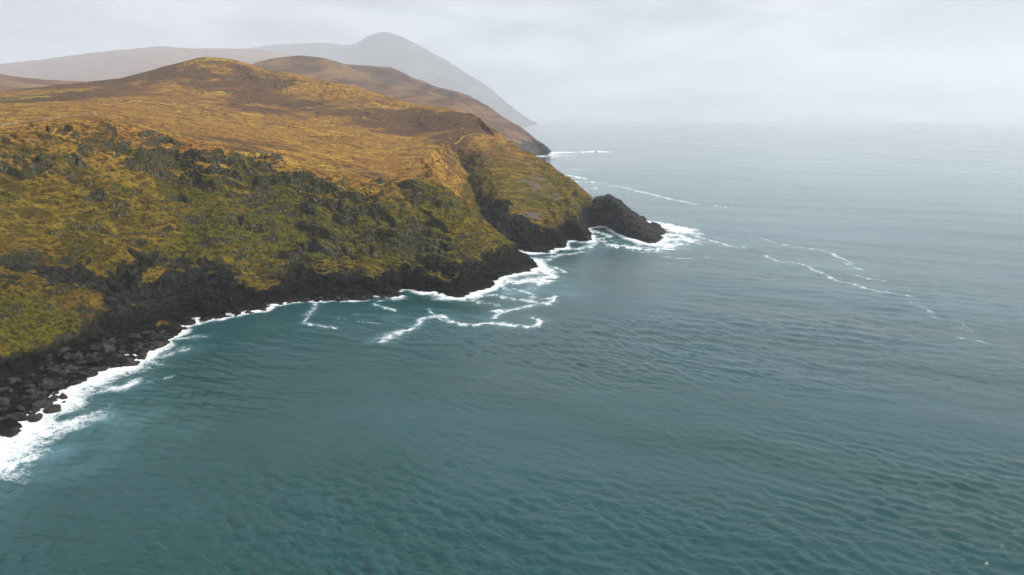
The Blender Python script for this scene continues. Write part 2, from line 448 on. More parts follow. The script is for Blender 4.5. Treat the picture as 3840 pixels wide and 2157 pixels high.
def build_net():
    pts, rk, pl = [], [], []
    for ci, c in enumerate(NET):
        p = [at0(*c[0])] + [adj(*q) for q in c[1:]]
        pts.append(p); r = list(ROCK); l = list(PLAT)
        if ci <= 2:
            r[3], r[4], r[5] = (0.32, 0.18, 0.52) if ci < 2 else (0.55, 0.48, 0.72)
        if ci == 3: r[3], r[4] = 0.95, 0.95
        if ci in (6, 7, 8): r[5] = 0.45
        if 9 <= ci <= 11: r[4], r[5] = 0.72, 0.34
        if ci == 7: r[4], r[5] = 0.6, 0.2
        if 12 <= ci <= 15: r[4], r[5], r[6] = 0.66, 0.30, 0.05
        if ci >= 16:
            r[4] = 0.72; r[5] = 0.26; r[6] = 0; l[8] = 0.4; l[9] = 0.55
        if ci == 16: r[5], r[6], r[7] = 1.0, 0.8, 0.3
        if ci == 17: r[4], r[5], r[6] = 1.0, 0.85, 0.35
        rk.append(r); pl.append(l)
    pts = np.array(pts)                                    # columns x 11 x 3
    bk = pts[15].copy(); bk[:, 0] += np.array([-6, -4, 0, 3, 5, 7, 6, 4, 2, 1, 0]); bk[:, 1] += np.array([18, 18, 18, 19, 20, 22, 24, 20, 5, 3, 2])
    bk[:, 2] *= np.array([0, .25, .28, .3, .34, .45, .66, .85, 1, 1, 1])
    bk[7:] = 0.5 * (pts[15, 7:] + pts[16, 7:]); bk[7, 2] -= 3
    pts = np.insert(pts, 16, bk, 0); rk.insert(16, [1, 1, 1, 1, 1, .9, .7, .3, 0, 0, 0, 0, 0, 0]); pl.insert(16, pl[15])
    # off-frame coast to the left, towards the camera
    left = []
    prof = [(0, 0), (-18, 6), (-26, 12), (-52, 25), (-62, 33), (-105, 50), (-150, 66), (-225, 92), (-330, 104), (-520, 116), (-720, 128)]
    for (x0, y0) in ((-172, -420), (-158, -160), (-176, 40), (-160, 130)):
        left.append([(x0 + a, y0 + 0.25 * abs(a), z) for a, z in prof])
    left = np.array(left, float)
    for k in range(4):
        rk.insert(0, rk[0]); pl.insert(0, pl[0])
    pts = np.concatenate([left, pts], 0)
    # the far side of the headland, falling to the sea behind it
    c = pts[-1]
    b1 = c + np.array([14, 40, 0]); b1[:, 2] = c[:, 2] * 0.72 - 2
    b2 = c + np.array([16, 110, 0]); b2[:, 2] = c[:, 2] * 0.34 - 3
    b3 = c + np.array([0, 210, 0]); b3[:, 2] = c[:, 2] * 0.05 - 6
    pts = np.concatenate([pts, b1[None], b2[None], b3[None]], 0)
    for k in range(3):
        rk.append(rk[-1]); pl.append(pl[-1])
    # skirt under water and ground beyond the skyline
    nxt = pts[:, 2] - pts[:, 0]; nxt[:, 2] = 0
    nn = nxt / (np.linalg.norm(nxt, axis=1, keepdims=True) + 1e-6)
    sk = pts[:, 0] - nn * 7; sk[:, 2] = -7
    e1 = pts[:, -1] * np.array([1.13, 1.13, 1]); e1[:, 2] = pts[:, -1, 2] - 14
    e2 = pts[:, -1] * np.array([1.42, 1.42, 1]); e2[:, 2] = pts[:, -1, 2] * 0.4 - 5
    pts = np.concatenate([sk[:, None], pts, e1[:, None], e2[:, None]], 1)
    return pts, np.array(rk), np.array(pl)
P0, RK0, PL0 = build_net()
VC = [6, 34, 34, 60, 60, 96, 104, 120, 64, 58, 56, 14, 8]
UC = [10, 12, 16, 22] + [44, 44, 44, 40, 36, 40, 44, 42, 46, 46, 36, 36, 38, 38, 44, 34, 38, 38, 20, 34, 34, 36, 30, 24] + [20, 14, 10]
def surf(A):
    A = pchip(A, UC)
    A = np.moveaxis(pchip(np.moveaxis(A, 1, 0), VC), 0, 1)
    return A
G = surf(P0); RKs = surf(RK0); PLs = surf(PL0)
nu, nv = G.shape[:2]
# ease the creases between columns on the open plateau
Gs = np.moveaxis(pchip(np.moveaxis(soft(P0, UC, 17), 1, 0), VC), 0, 1)
vv = np.arange(nv); vr_ = np.cumsum([0] + VC)
bl = sstep(vr_[8] + 6, vr_[9], vv)[None, :, None]
G = G * (1 - bl) + Gs * bl
N0 = grid_normals(G)
steep = 1 - np.clip(N0[..., 2], 0, 1)
base = G.copy()

# crags: patches of bare rock at places on the slope (photo pixel, radius in photo pixels)
CRAGS = [(300,470,75),(230,480,50),(380,475,45),(110,490,40),(560,520,45),(655,530,45),(440,565,35),(560,605,50),(75,640,60),(150,620,35),
 (300,600,30),(720,585,45),(900,640,75),(955,615,50),(1050,605,40),(860,610,45),(970,690,55),(1030,690,40),(930,775,55),(1005,755,40),(1130,700,45),
 (1170,790,40),(1240,780,40),(350,790,40),(460,795,45),(600,795,45),(640,810,40),(480,730,35),(40,745,50),(700,825,40),(770,825,45),(910,855,60),
 (960,875,45),(800,930,35),(1060,915,60),(1110,945,45),(1190,590,30),(1240,605,30),(1310,622,30),(1250,690,35),(1320,745,45),(1390,700,35),
 (1340,795,35),(1450,690,40),(1540,705,35),(1600,845,55),(1560,870,45),(1480,885,45),(1650,910,45),(1300,915,45),(1420,905,40),(1670,770,45),
 (1700,830,30),(1260,850,40),(1370,870,35),(1150,860,35),(1500,790,35),(1570,760,30),(1980,770,35),(1830,770,30),(700,680,40),(830,720,40),(1200,700,40),(1290,790,40),(1410,790,45),(1460,840,45),(1530,830,40),(1370,940,40),(1220,930,40),(1590,930,45),(1640,850,40),(1180,960,35),(1440,750,35),(1280,720,30)]
bx = base.reshape(-1, 3)
vis_px = None
def project(P):
    d = P - np.array([0, 0, CAM_H])
    fz = d[..., 1] * CP - d[..., 2] * SP
    uz = d[..., 1] * SP + d[..., 2] * CP
    return 1920 + FPX * d[..., 0] / fz, 1078.5 - FPX * uz / fz
ppx, ppy = project(base)
vrow = np.cumsum([0] + VC)
front = np.zeros((nu, nv), bool); front[sum(UC[:4]):-sum(UC[-3:]), vrow[1]:vrow[11] + 1] = True
def ground(px, py):                # world point on the smooth base surface seen at a photograph pixel
    d = np.where(front, (ppx - px) ** 2 + (ppy - py) ** 2, 1e12)
    near = d < max(d.min() * 3, 36)
    yy = np.where(near, base[..., 1], 1e9)
    i = np.unravel_index(np.argmin(np.where(yy < yy.min() + 25, d, 1e13)), d.shape)
    return base[i]
crag_f = np.zeros((nu, nv))
crag_pts = []
for (x, y, r) in CRAGS:
    c = ground(x, y); R = r / FPX * np.linalg.norm(c - [0, 0, CAM_H]) * (1.15 if x < 1100 else 1.5)
    crag_pts.append((c, R))
    d2 = ((base - c) ** 2 * np.array([1, 1, 1.3])).sum(-1) / (R * R)
    crag_f = np.maximum(crag_f, np.exp(-d2 * 1.3))

# ---- relief
ui = np.arange(nu)[:, None]; uk = np.cumsum([0] + UC)
ravine = np.exp(-((ui - uk[20]) / 55.0) ** 2) * np.ones((1, nv))
gentle = 1 - sstep(0.68, 0.95, PLs)
rim = np.exp(-((np.arange(nv) - vrow[8] + 8) / 17.0) ** 2)[None, :] * sstep(-0.25, 0.15, noise(base / 45.0, 58))
cw = np.clip(0.20 - 0.06 * sstep(-150, -90, base[..., 0]) + 1.2 * crag_f + 0.75 * rim + 1.1 * fbm(base / 17.0, 3, 47), 0, 1.25) * gentle * sstep(0.03, 0.075, steep) * (1 - 0.75 * ravine) * (1 - sstep(0.5, 0.85, RKs))
STEP = 6.0 + 2.2 * noise(base / 60.0, 48)
tt = (base[..., 2] + 9.0 * noise(base / 30.0, 49) + 4.0 * noise(base / np.array([9.0, 9.0, 22.0]), 50) + 0.9 * noise(base / np.array([4.2, 4.2, 7.0]), 56)) / 6.5
fr = tt - np.floor(tt)
terrace = 7.0 * (sstep(0.42, 0.58, fr) - fr) * cw
sl = sstep(0.015, 0.11, steep)
D = 2.6 * fbm(base / 62.0, 3, 11) * (0.35 + 0.65 * sl)
D += 1.9 * fbm(base / 15.0, 3, 21) * (0.25 + 0.75 * sl)
n_rock = fbm(base / 11.0, 3, 31)
rock = np.clip(RKs + (0.45 * n_rock + 0.40 * fbm(base / 27.0, 2, 33)) * sstep(0.02, 0.4, RKs), 0, 1.2)
slope_zone = sstep(0.035, 0.10, steep) * (1 - sstep(0.3, 0.8, RKs))
crag = np.clip(crag_f * 1.25 + 0.55 * fbm(base / 8.0, 2, 41) - 0.22, 0, 1) * sstep(0.1, 0.3, crag_f)
# small ledges everywhere on the steep slope
ledge = sstep(0.30, 0.55, ridged(base / np.array([17.0, 17.0, 6.0]), 2, 45) * 0.5 + 0.35 * fbm(base / 40, 2, 46)) * slope_zone
crag = np.clip(crag * 0.35, 0, 1)
rr = np.clip(np.maximum(sstep(0.35, 0.75, rock), sstep(0.15, 0.6, crag)), 0, 1)
sel = rr > 0.02
Bs = base[sel]
cut = 2.6 * ridged(Bs / np.array([8.0, 8.0, 60.0]), 4, 51) * 0.5
f1, f21, cid = worley(Bs / np.array([4.2, 4.2, 5.5]) + 0.25 * noise(Bs / 5.0, 52)[:, None], 53)
blk = ((cid - 0.5) * 2.2 - 1.2 * np.exp(-(f21 / 0.10) ** 2)) * np.where(RKs[sel] > 0.5, 0.55, 1.0)
fc1, fc21, cidc = worley(Bs / np.array([8.5, 8.5, 17.0]) + 0.2 * noise(Bs / 9.0, 60)[:, None], 63)
f1b, f21b, cidb = worley(Bs / np.array([1.9, 1.9, 2.6]), 54)
blk2 = (cidb - 0.5) * 0.55 + ((cidc - 0.5) * 4.2 - 1.0 * np.exp(-(fc21 / 0.06) ** 2)) * np.where(RKs[sel] > 0.5, 1.0, 0.0)
strata = 0.5 * noise(np.stack([Bs[:, 0] / 14, Bs[:, 1] / 14, Bs[:, 2] / 1.1 + Bs[:, 0] * 0.16], -1), 55)
scale_c = np.where(RKs[sel] > 0.5, 1.0, 0.75)
D[sel] += rr[sel] * (cut + blk + blk2 + strata) * scale_c
D += 0.9 * crag
D += 6.0 * (ridged(base / np.array([40.0, 40.0, 150.0]), 4, 59) - 0.6) * slope_zone * 0.6
# overhung gullies and caves in the lower cliff
gul = ridged(base / np.array([38.0, 38.0, 90.0]), 2, 61)
D -= 2.6 * sstep(0.55, 1.0, gul) * sstep(0.4, 0.9, RKs) * sstep(0, 6, base[..., 2])
for (x, y, r, dep) in ((1528, 1060, 42, 11), (2140, 850, 30, 8), (1840, 985, 30, 6), (700, 1150, 40, 3), (1900, 985, 22, 4)):
    c = ground(x, y); R = r / FPX * np.linalg.norm(c - [0, 0, CAM_H])
    D -= dep * np.exp(-(((base - c) * [1, 1, 0.55]) ** 2).sum(-1) / (R * R))
# terracettes and tussocks on the grass
tz = base[..., 2] / 1.5 + 1.6 * noise(base / 18.0, 71) + 0.9 * noise(base / 6.0, 72)
terr = np.sin(tz * 2 * np.pi)
D += 0.34 * terr * slope_zone * (1 - rr) * sstep(-0.2, 0.4, noise(base / 45.0, 73) + 0.15)
D += 0.50 * noise(base / 2.8, 74) * (1 - rr) * (0.35 + 0.65 * sl)
# peat hags on the plateau: short dark steps that follow the contours
pn = noise(base / np.array([46.0, 17.0, 30.0]), 81) + 0.35 * noise(base / np.array([14.0, 7.0, 10.0]), 82)
peat = np.exp(-(pn / 0.06) ** 2) * sstep(0.10, 0.28, noise(base / np.array([60, 40, 60.0]), 83) + 0.20) * sstep(0.6, 0.95, PLs)
D -= 0.7 * peat
fade = sstep(-7.5, -3.0, base[..., 2])
G = base + N0 * (D * fade)[..., None]
G[..., 2] += terrace * fade
G[:, 0] = base[:, 0]
NF = grid_normals(G)
steepF = blur(1 - np.clip(NF[..., 2], 0, 1), 1)
# upright ribs on the bare faces
face = sstep(0.40, 0.62, steepF) * sstep(0.02, 0.2, np.maximum(cw, RKs))
fb1, fb21, cidf = worley(G / np.array([3.6, 3.6, 3.0]) + 0.3 * noise(G / 4.0, 64)[..., None], 65)
rib = 0.40 * ridged(G / np.array([3.0, 3.0, 9.0]), 2, 57) + (cidf - 0.5) * 1.9 - 0.8 * np.exp(-(fb21 / 0.09) ** 2)
hn = N0.copy(); hn[..., 2] *= 0.3
G += hn * (face * rib * fade)[..., None]

# ---- cover
Z = base[..., 2]
heath = 0.35 + 0.55 * fbm(base / np.array([150.0, 110.0, 90.0]), 3, 91) + 0.25 * fbm(base / 30.0, 2, 92)
heath *= sstep(0.35, 0.9, PLs)
yellow = 0.20 + 0.45 * fbm(base / np.array([42.0, 22.0, 30.0]), 3, 95)
yellow *= sstep(0.25, 0.6, PLs)
moss = (0.22 + 0.7 * fbm(base / 34.0, 3, 97) - 0.15 * sstep(30, 80, Z)) * (1 - sstep(0.4, 0.9, PLs))
scree = np.zeros((nu, nv))
def patch(field, x, y, r, amt, sx=1.0, sy=1.0, mode='max'):
    c = ground(x, y); R = r / FPX * np.linalg.norm(c - [0, 0, CAM_H])
    g = np.exp(-(((base - c) / [sx, sy, 1.0]) ** 2).sum(-1) / (R * R))
    if mode == 'add':
        field += amt * g
    else:
        np.maximum(field, amt * g, out=field)
for a in ((1690,520,70,0.75,1.2,2.0),(1800,600,75,0.7,1,2),(1500,470,110,0.45,1.5,2),(900,330,90,0.45,2,2),(480,290,90,0.4,2,2),(1200,430,120,0.35,2,2),
          (1620,470,90,0.4,2,2),(150,360,90,0.35,2,2.5)):
    patch(heath, *a, mode='add')
for a in ((1000,500,150,-0.55,2,3),(700,440,150,-0.5,2,3),(1350,600,120,-0.5,1.5,2),(1520,560,60,-0.8,1,2),(400,420,120,-0.4,2,3)):
    patch(heath, *a, mode='add')
for a in ((90,368,55,0.9,2.2,2.5),(260,335,50,0.75,2.5,2),(790,222,45,0.9,2,2),(1500,555,45,0.95,1,2.5),(1530,600,40,0.8,1,2),(1470,610,50,0.6,1.5,2),
          (830,345,30,0.8,2,2),(700,360,60,0.5,2,2),(1385,445,45,0.6,2,1.5),(1650,425,40,0.6,2,1.5),(1130,640,50,0.6,1.5,2),(960,590,60,0.6,2,1.5),(1620,640,40,0.55,1,2),(1640,692,22,.75,1,1),(1690,738,20,.75,1,1),(1740,778,20,.7,1,1),(1790,822,18,.7,1,1),(1840,862,15,.65,1,1)):
    patch(yellow, *a)
yellow *= 0.62 + 0.95 * fbm(base / np.array([16.0, 9.0, 12.0]), 3, 96)
for a in ((1640,560,30,0.8,1,1.2),(700,930,90,0.55,1.5,1.5),(760,870,80,0.4,1.5,1.5),(1120,870,110,0.45,1.5,1.5),(1250,860,90,0.35,1.5,1.5),(1640,740,60,0.35,1,1.5),(120,1180,120,0.5,1.5,1.5),(1660,880,80,0.3,1,1),(1230,800,190,0.18,1.4,1.4),(1480,860,150,0.18,1.2,1.2)):
    patch(moss, *a, mode='add')
for a in ((260,930,140,-0.5,1.5,1.5),(150,720,120,-0.45,1.5,1.5),(470,850,120,-0.35,1.5,1.5),(1500,760,70,-0.5,1,1.4),(1330,700,60,-0.4,1,1),(1900,800,120,-0.5,1,1)):
    patch(moss, *a, mode='add')
for a in ((2010,690,90,0.95,1,1.6),(2060,740,70,0.8,1,1.4),(2000,810,60,0.9,1.3,1.2),(1940,600,70,0.6,1,1.5),(1640,930,70,0.7,1,1),(1590,860,90,0.4,1,1),
          (1330,830,110,0.35,1.3,1.3),(1720,900,60,0.6,1,1),(960,890,70,0.35,1,1),(1900,560,60,0.55,1,1.4)):
    patch(scree, *a)
scree *= 0.62 + 0.8 * fbm(base / 9.0, 3, 99)
rockA = np.clip(np.maximum(sstep(0.25, 0.85, rock), 1.05 * sstep(0.40, 0.66, steepF - 0.03 * sstep(-150, -90, base[..., 0])) * np.clip(0.62 + crag_f * 0.6 + 0.2 * rim - 0.45 * ravine, 0, 1) * gentle), 0, 1)
moss = moss + (0.35 * sstep(0.28, 0.5, steepF) + 0.45 * sstep(0.1, 0.6, crag_f)) * (1 - PLs)

me = mesh_from('headland', G, grid_quads(nu, nv),
     dict(rock=rockA, crag=np.clip(1 - sstep(0.2, 0.6, RKs), 0, 1), plateau=PLs, heath=heath, moss=moss, yellow=yellow, peat=peat, scree=scree))
headland = link('headland', me, M_LAND, kind='structure', label='golden brown grassy headland with dark sea cliffs and rocky crags along its slope')
headland['category'] = 'headland'
bpy.context.view_layer.update()
def cast(px, py):                  # where the line of sight meets the headland
    d = Vector(ray(px, py)).normalized()
    ok, loc, nor, _ = headland.ray_cast(Vector((0, 0, CAM_H)), d)
    return (loc, nor) if ok else (None, None)
def drop(x, y, z0=400):
    ok, loc, nor, _ = headland.ray_cast(Vector((x, y, z0)), Vector((0, 0, -1)))
    return (loc, nor) if ok else (None, None)

# shoreline of the built headland
coast = []
for i in range(sum(UC[:1]), nu):
    zc = G[i, :vrow[5], 2]
    j = int(np.argmax(zc > 0.3))
    coast.append(G[i, j, :2] if j > 0 else base[i, vrow[1], :2])
coast = np.array(coast)

# ------------------------------------------------------------------ sea stack
ST_R = [adj(2229,752,612), adj(2236,735,610), adj(2257,729,610), adj(2287,733,606), adj(2315,752,600), adj(2340,780,593), adj(2381,805,583), adj(2398,827,577), adj(2453,865,560), adj(2485,892,550)]
ST_F = [at0(2222,850), at0(2240,850), at0(2266,850), at0(2290,862), at0(2320,878), at0(2355,893), at0(2392,904), at0(2420,912), at0(2448,915), at0(2478,900)]
cols = []
for r, f in zip(ST_R, ST_F):
    r, f = np.array(r), np.array(f)
    fs = f + np.array([-3, -4, -7.0])
    m1 = f + (r - f) * np.array([0.16, 0.16, 0.45]); m2 = f + (r - f) * np.array([0.50, 0.50, 0.95])
    bk = r + np.array([10, 12, 0]); bk[2] = r[2] * 0.72 - 1
    b2 = r + np.array([19, 24, 0]); b2[2] = r[2] * 0.3 - 2
    b3 = r + np.array([25, 32, 0]); b3[2] = -7
    cols.append([fs, f, m1, m2, r, bk, b2, b3])
cols = np.array(cols)
e0 = cols[0] + np.array([-4, 3, 0]); e0[:, 2] = cols[0][:, 2] * 0.25 - 4
e1 = cols[-1] + np.array([6, -5, 0]); e1[:, 2] = -7
cols = np.concatenate([e0[None], cols, e1[None]], 0)
sg = pchip(cols, [14, 14, 20, 22, 22, 24, 26, 20, 26, 20, 14])
sg = np.moveaxis(pchip(np.moveaxis(sg, 1, 0), [5, 36, 40, 26, 20, 16, 8]), 0, 1)
sn = grid_normals(sg)
F1, F21, CID = worley(sg / np.array([5.0, 5.0, 4.0]), 153)
F1b, F21b, CIDb = worley(sg / 2.0, 154)
FB1, FB21, CIDB = worley(sg / np.array([9.0, 9.0, 8.0]), 156)
dd = 0.9 * fbm(sg / 13.0, 3, 151) + (CIDB - 0.5) * 3.2 - 1.4 * np.exp(-(FB21 / 0.07) ** 2) + (CID - 0.5) * 1.6 - 0.9 * np.exp(-(F21 / 0.1) ** 2) + 0.6 * (CIDb - 0.5)
dd += 0.8 * ridged(np.stack([sg[..., 0] / 12, sg[..., 1] / 12, (sg[..., 2] + 0.5 * sg[..., 0]) / 4.0], -1), 2, 155) * 0.6
sgd = sg + sn * (dd * sstep(-6, -2, sg[..., 2]))[..., None]
yl = np.zeros(sg.shape[:2])
for c_, R in ((adj(2245,750,613), 7.0), (adj(2262,752,610), 6.5), (adj(2236,772,612), 5.0)):
    yl = np.maximum(yl, np.exp(-((sg - c_) ** 2).sum(-1) / (R * R)))
stack = link('sea_stack', mesh_from('sea_stack', sgd, grid_quads(*sg.shape[:2]), dict(yellow=yl)), M_STACK,
     label='dark grey wedge-shaped sea stack with mossy top just off the headland tip', cat='sea stack')
coast_st = np.concatenate([pchip(np.array([c[1][:2] for c in cols[1:-1]]), [8] * 9), pchip(np.array([c[7][:2] for c in cols[1:-1]])[::-1], [8] * 9)], 0)

# ------------------------------------------------------------------ hills behind
def hill(name, label, crest, foot, mat, cu, cv=(6, 16, 40, 40, 40, 8), amp=8.0, wl=120.0, seed=0, rock_z=0.0, gully=0.0, bulge=0.0):
    cols = []
    for c, f in zip(crest, foot):
        c = at(*c); f = np.array(f, float)
        back = c * np.array([1.10, 1.10, 1]); back[2] = c[2] * 0.75 - 5
        back2 = c * np.array([1.28, 1.28, 1]); back2[2] = -6
        r = [back2, back, c]
        for t_, zt in ((0.25, 0.20), (0.6, 0.56 - bulge), (1.0, 1.0)):
            p = c + (f - c) * t_; p[2] = c[2] + (f[2] - c[2]) * zt
            r.append(p)
        fs = f + np.array([0, -12, 0]); fs[2] = min(f[2] - 8, -6) if f[2] < 5 else f[2] - 25
        r.append(fs)
        cols.append(r)
    A = soft(np.array(cols), cu, max(3, cu[0] // 2))
    A = np.moveaxis(pchip(np.moveaxis(A, 1, 0), cv), 0, 1)
    A = A[::-1]
    n = grid_normals(A); n[n[..., 2] < 0] *= -1
    d = amp * fbm(A / wl, 5, 200 + seed)
    if gully:
        d += gully * ridged(A / np.array([wl * 1.2, wl * 1.2, wl * 4]), 3, 230 + seed) * 0.5
    rk = np.zeros(A.shape[:2])
    if rock_z:
        rk = sstep(rock_z * 1.3, rock_z * 0.5, A[..., 2] + 0.35 * rock_z * fbm(A / 30.0, 3, 210 + seed))
        d = d + rk * 3.5 * ridged(A / np.array([16.0, 16, 40]), 3, 220 + seed)
    wgt = np.ones(A.shape[1]); vr = np.cumsum([0] + list(cv)); 
    A = A + n * (d * wgt[None, :] * sstep(-6, 0, A[..., 2]))[..., None]
    o = link(name, mesh_from(name, A, grid_quads(*A.shape[:2]), dict(rock=rk)), mat, kind='structure', label=label)
    return o
BROWN = make_far('brown_moor', (0.080, 0.045, 0.030), (0.180, 0.105, 0.050), (0.035, 0.034, 0.032), 1.0)
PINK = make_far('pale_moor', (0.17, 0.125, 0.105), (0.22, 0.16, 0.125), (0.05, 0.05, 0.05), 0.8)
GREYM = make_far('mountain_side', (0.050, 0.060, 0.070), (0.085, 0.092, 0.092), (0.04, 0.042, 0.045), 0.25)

def foot_in(c, dist, zf):          # foot of a slope in front of a crest point
    p = at(*c); return (p[0] * (1 - dist / p[1]) , p[1] - dist, zf * p[2])
cA = [(800,262,2221),(870,258,2234),(940,244,2234),(1020,222,2234),(1099,209,2234),(1199,219,2207),(1283,239,2166),(1348,279,2125),(1423,309,2084),(1497,324,2016),(1597,343,1934),(1686,368,1839),(1746,393,1770),(1796,428,1716),(1846,473,1661),(1900,535,1607),(1935,600,1580)]
fA = [foot_in(c, 420, 0.35) for c in cA[:-3]] + [at0(1890,610), at0(1920,618), at0(1930,626)]
hill('hill', 'brown rounded hill rising just behind the shoulder of the golden headland', cA, fA, BROWN, [14] * (len(cA) - 1), amp=3, wl=90, seed=1, gully=3)
cB = [(1150,240,2900),(1298,246,2850),(1398,249,2800),(1462,256,2750),(1522,279,2700),(1547,294,2660),(1622,321,2580),(1677,338,2500),(1746,356,2400),(1821,398,2260),(1896,448,2120),(1945,478,2040),(1995,518,1960),(2035,553,1880),(2060,577,1840)]
fB = [foot_in(c, 300, 0.25) for c in cB[:8]] + [at0(1850,604), at0(1880,598), at0(1925,593), at0(1962,589), at0(2005,584), at0(2035,581), at0(2056,578.5)]
hill('far_headland', 'hazy far headland with dark cliff foot dropping into the surf', cB, fB, BROWN, [18] * (len(cB) - 1), cv=(6, 16, 50, 60, 60, 8), amp=3, wl=110, seed=2, rock_z=34, gully=5)
cF = [(-700,300,6670),(-300,268,6742),(0,244,6815),(90,236,6844),(199,221,6887),(348,202,6960),(448,192,6989),(607,178,7032),(697,185,7047),(820,186,7061),(946,188,7076),(1020,194,7076),(1080,207,7090),(1170,232,7105),(1260,270,7105)]
fF = [foot_in(c, 2200, 0.40) for c in cF]
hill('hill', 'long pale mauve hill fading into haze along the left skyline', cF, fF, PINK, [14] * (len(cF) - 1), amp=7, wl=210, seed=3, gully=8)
cG = [(-600,250,1700),(-250,256,1750),(-60,268,1780),(0,276,1800),(30,284,1800),(100,294,1800),(189,301,1800),(323,307,1800),(470,330,1800)]
fG = [foot_in(c, 450, 0.7) for c in cG]
hill('hill', 'low brown rise at the left edge behind the golden headland', cG, fG, BROWN, [14] * (len(cG) - 1), amp=2.0, wl=90, seed=4)
KE = 1.55
cE = [(600,250,7600),(800,205,7600),(950,178,7600),(1080,166,7600),(1189,164,7550),(1228,164,7500),(1288,174,7450),(1338,167,7400),(1378,139,7350),(1418,124,7300),(1443,121,7280),(1472,127,7250),(1547,159,7150),(1647,214,7000),(1746,274,6950),(1821,319,6950),(1871,363,6950),(1920,403,6950),(1960,433,6950),(1997,456,6950),(2012,462,6950)]
cE = [(a, b, c * KE) for a, b, c in cE]
fE = [foot_in(c, 1500, 0.05) for c in cE[:13]] + [foot_in(c, 700, 0.0) for c in cE[13:17]] + [foot_in(c, 220, 0.0) for c in cE[17:]]
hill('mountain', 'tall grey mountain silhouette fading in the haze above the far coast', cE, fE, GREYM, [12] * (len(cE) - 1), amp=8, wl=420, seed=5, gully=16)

# ------------------------------------------------------------------ sea
def wave_tile(L, lmin, lmax, rms, seed, wdir, spread, N=256):
    r = np.random.default_rng(seed)
    k1 = np.fft.fftfreq(N, L / N) * 2 * np.pi
    kx, ky = np.meshgrid(k1, k1, indexing='ij')
    k = np.hypot(kx, ky); k[0, 0] = 1e-6
    lam = 2 * np.pi / k
    cosd = (kx * wdir[0] + ky * wdir[1]) / k
    A = np.exp(-((np.log(lam) - 0.5 * (math.log(lmin) + math.log(lmax))) / (0.36 * (math.log(lmax) - math.log(lmin)))) ** 2) * k ** -1.1
    A *= np.abs(cosd) ** spread * np.where(cosd > 0, 1, 0.35)
    A[0, 0] = 0
    sp = A * (r.normal(size=(N, N)) + 1j * r.normal(size=(N, N)))
    h = np.real(np.fft.ifft2(sp)); s_ = rms / h.std()
    dxk = np.real(np.fft.ifft2(sp * 1j * kx / k)); dyk = np.real(np.fft.ifft2(sp * 1j * ky / k))
    return h * s_, dxk * s_, dyk * s_
def tile_sample(T, L, X, Y):
    N = T[0].shape[0]
    u = (X / L * N) % N; v = (Y / L * N) % N
    i = np.floor(u).astype(int); j = np.floor(v).astype(int); fu = u - i; fv = v - j
    i %= N; j %= N; i1 = (i + 1) % N; j1 = (j + 1) % N
    return [a[i, j] * (1 - fu) * (1 - fv) + a[i1, j] * fu * (1 - fv) + a[i, j1] * (1 - fu) * fv + a[i1, j1] * fu * fv for a in T]
ang = np.concatenate([np.linspace(-100, -46, 36, endpoint=False), np.linspace(-46, 46, 1000), np.linspace(46, 100, 37)[1:]])
dep = np.concatenate([np.linspace(62, 38, 26, endpoint=False), np.linspace(38, 2.2, 420, endpoint=False), np.geomspace(2.2, 0.33, 60)])
rad = CAM_H / np.tan(np.radians(dep))
AA, RR = np.meshgrid(np.radians(ang), rad, indexing='ij')
SX, SY = RR * np.sin(AA), RR * np.cos(AA)
spacing = np.gradient(rad)[None, :] * np.ones_like(SX)
gust = fbm(np.stack([SX / 150.0, SY / 90.0, np.zeros_like(SX)], -1), 3, 310)
H = np.zeros_like(SX); CX = np.zeros_like(SX); CY = np.zeros_like(SX)
for (L, a, b, rms, sd_, wd, spd) in ((1730, 45, 130, 0.13, 1, (-0.35, -0.94), 6), (640, 16, 48, 0.055, 2, (-0.50, -0.86), 5),
                                 (241, 6, 18, 0.072, 3, (-0.40, -0.91), 3), (97, 2.6, 7, 0.088, 4, (-0.58, -0.81), 2), (41, 1.1, 3, 0.048, 5, (-0.3, -0.95), 1.2)):
    wdn = np.array(wd) / np.hypot(*wd)
    h, cx, cy = tile_sample(wave_tile(L, a, b, rms, sd_, wdn, spd), L, SX, SY)
    att = sstep(0.75, 0.30, spacing / math.sqrt(a * b))
    if b < 20: att = att * np.clip(0.90 + 1.2 * gust, 0.2, 2.0)
    H += h * att; CX += cx * att; CY += cy * att

# foam weights: distance to the shore on a 2 m raster, then streak lines
gx = np.arange(-330, 300, 2.0); gy = np.arange(-120, 760, 2.0)
RX, RY = np.meshgrid(gx, gy, indexing='ij')
shore = np.concatenate([coast, coast_st], 0)
def shore_w(p):                    # how far the surf reaches out, metres
    px, py = project(np.array([p[0], p[1], 0.0]))
    if p[1] < 190: return 20
    tab = [(0, 30), (120, 25), (250, 18), (420, 15), (560, 11), (640, 4.5), (800, 4.5), (1000, 5.0), (1200, 3.2), (1480, 3.0), (1540, 6), (1640, 9), (1780, 11), (1860, 9), (1900, 10), (2006, 13),
           (2050, 7), (2140, 8), (2200, 10), (2280, 8), (2380, 9), (2440, 20), (2500, 26)]
    return float(np.interp(px, [t_[0] for t_ in tab], [t_[1] for t_ in tab]))
sw = np.array([shore_w(p) for p in shore])
best = np.full(RX.shape, 1e9); bw = np.ones(RX.shape)
for p, w in zip(shore[::2], sw[::2]):
    d = (RX - p[0]) ** 2 + (RY - p[1]) ** 2
    q = d < best
    best[q] = d[q]; bw[q] = w
best = np.sqrt(best)
for _ in range(3):
    bw = blur(bw)
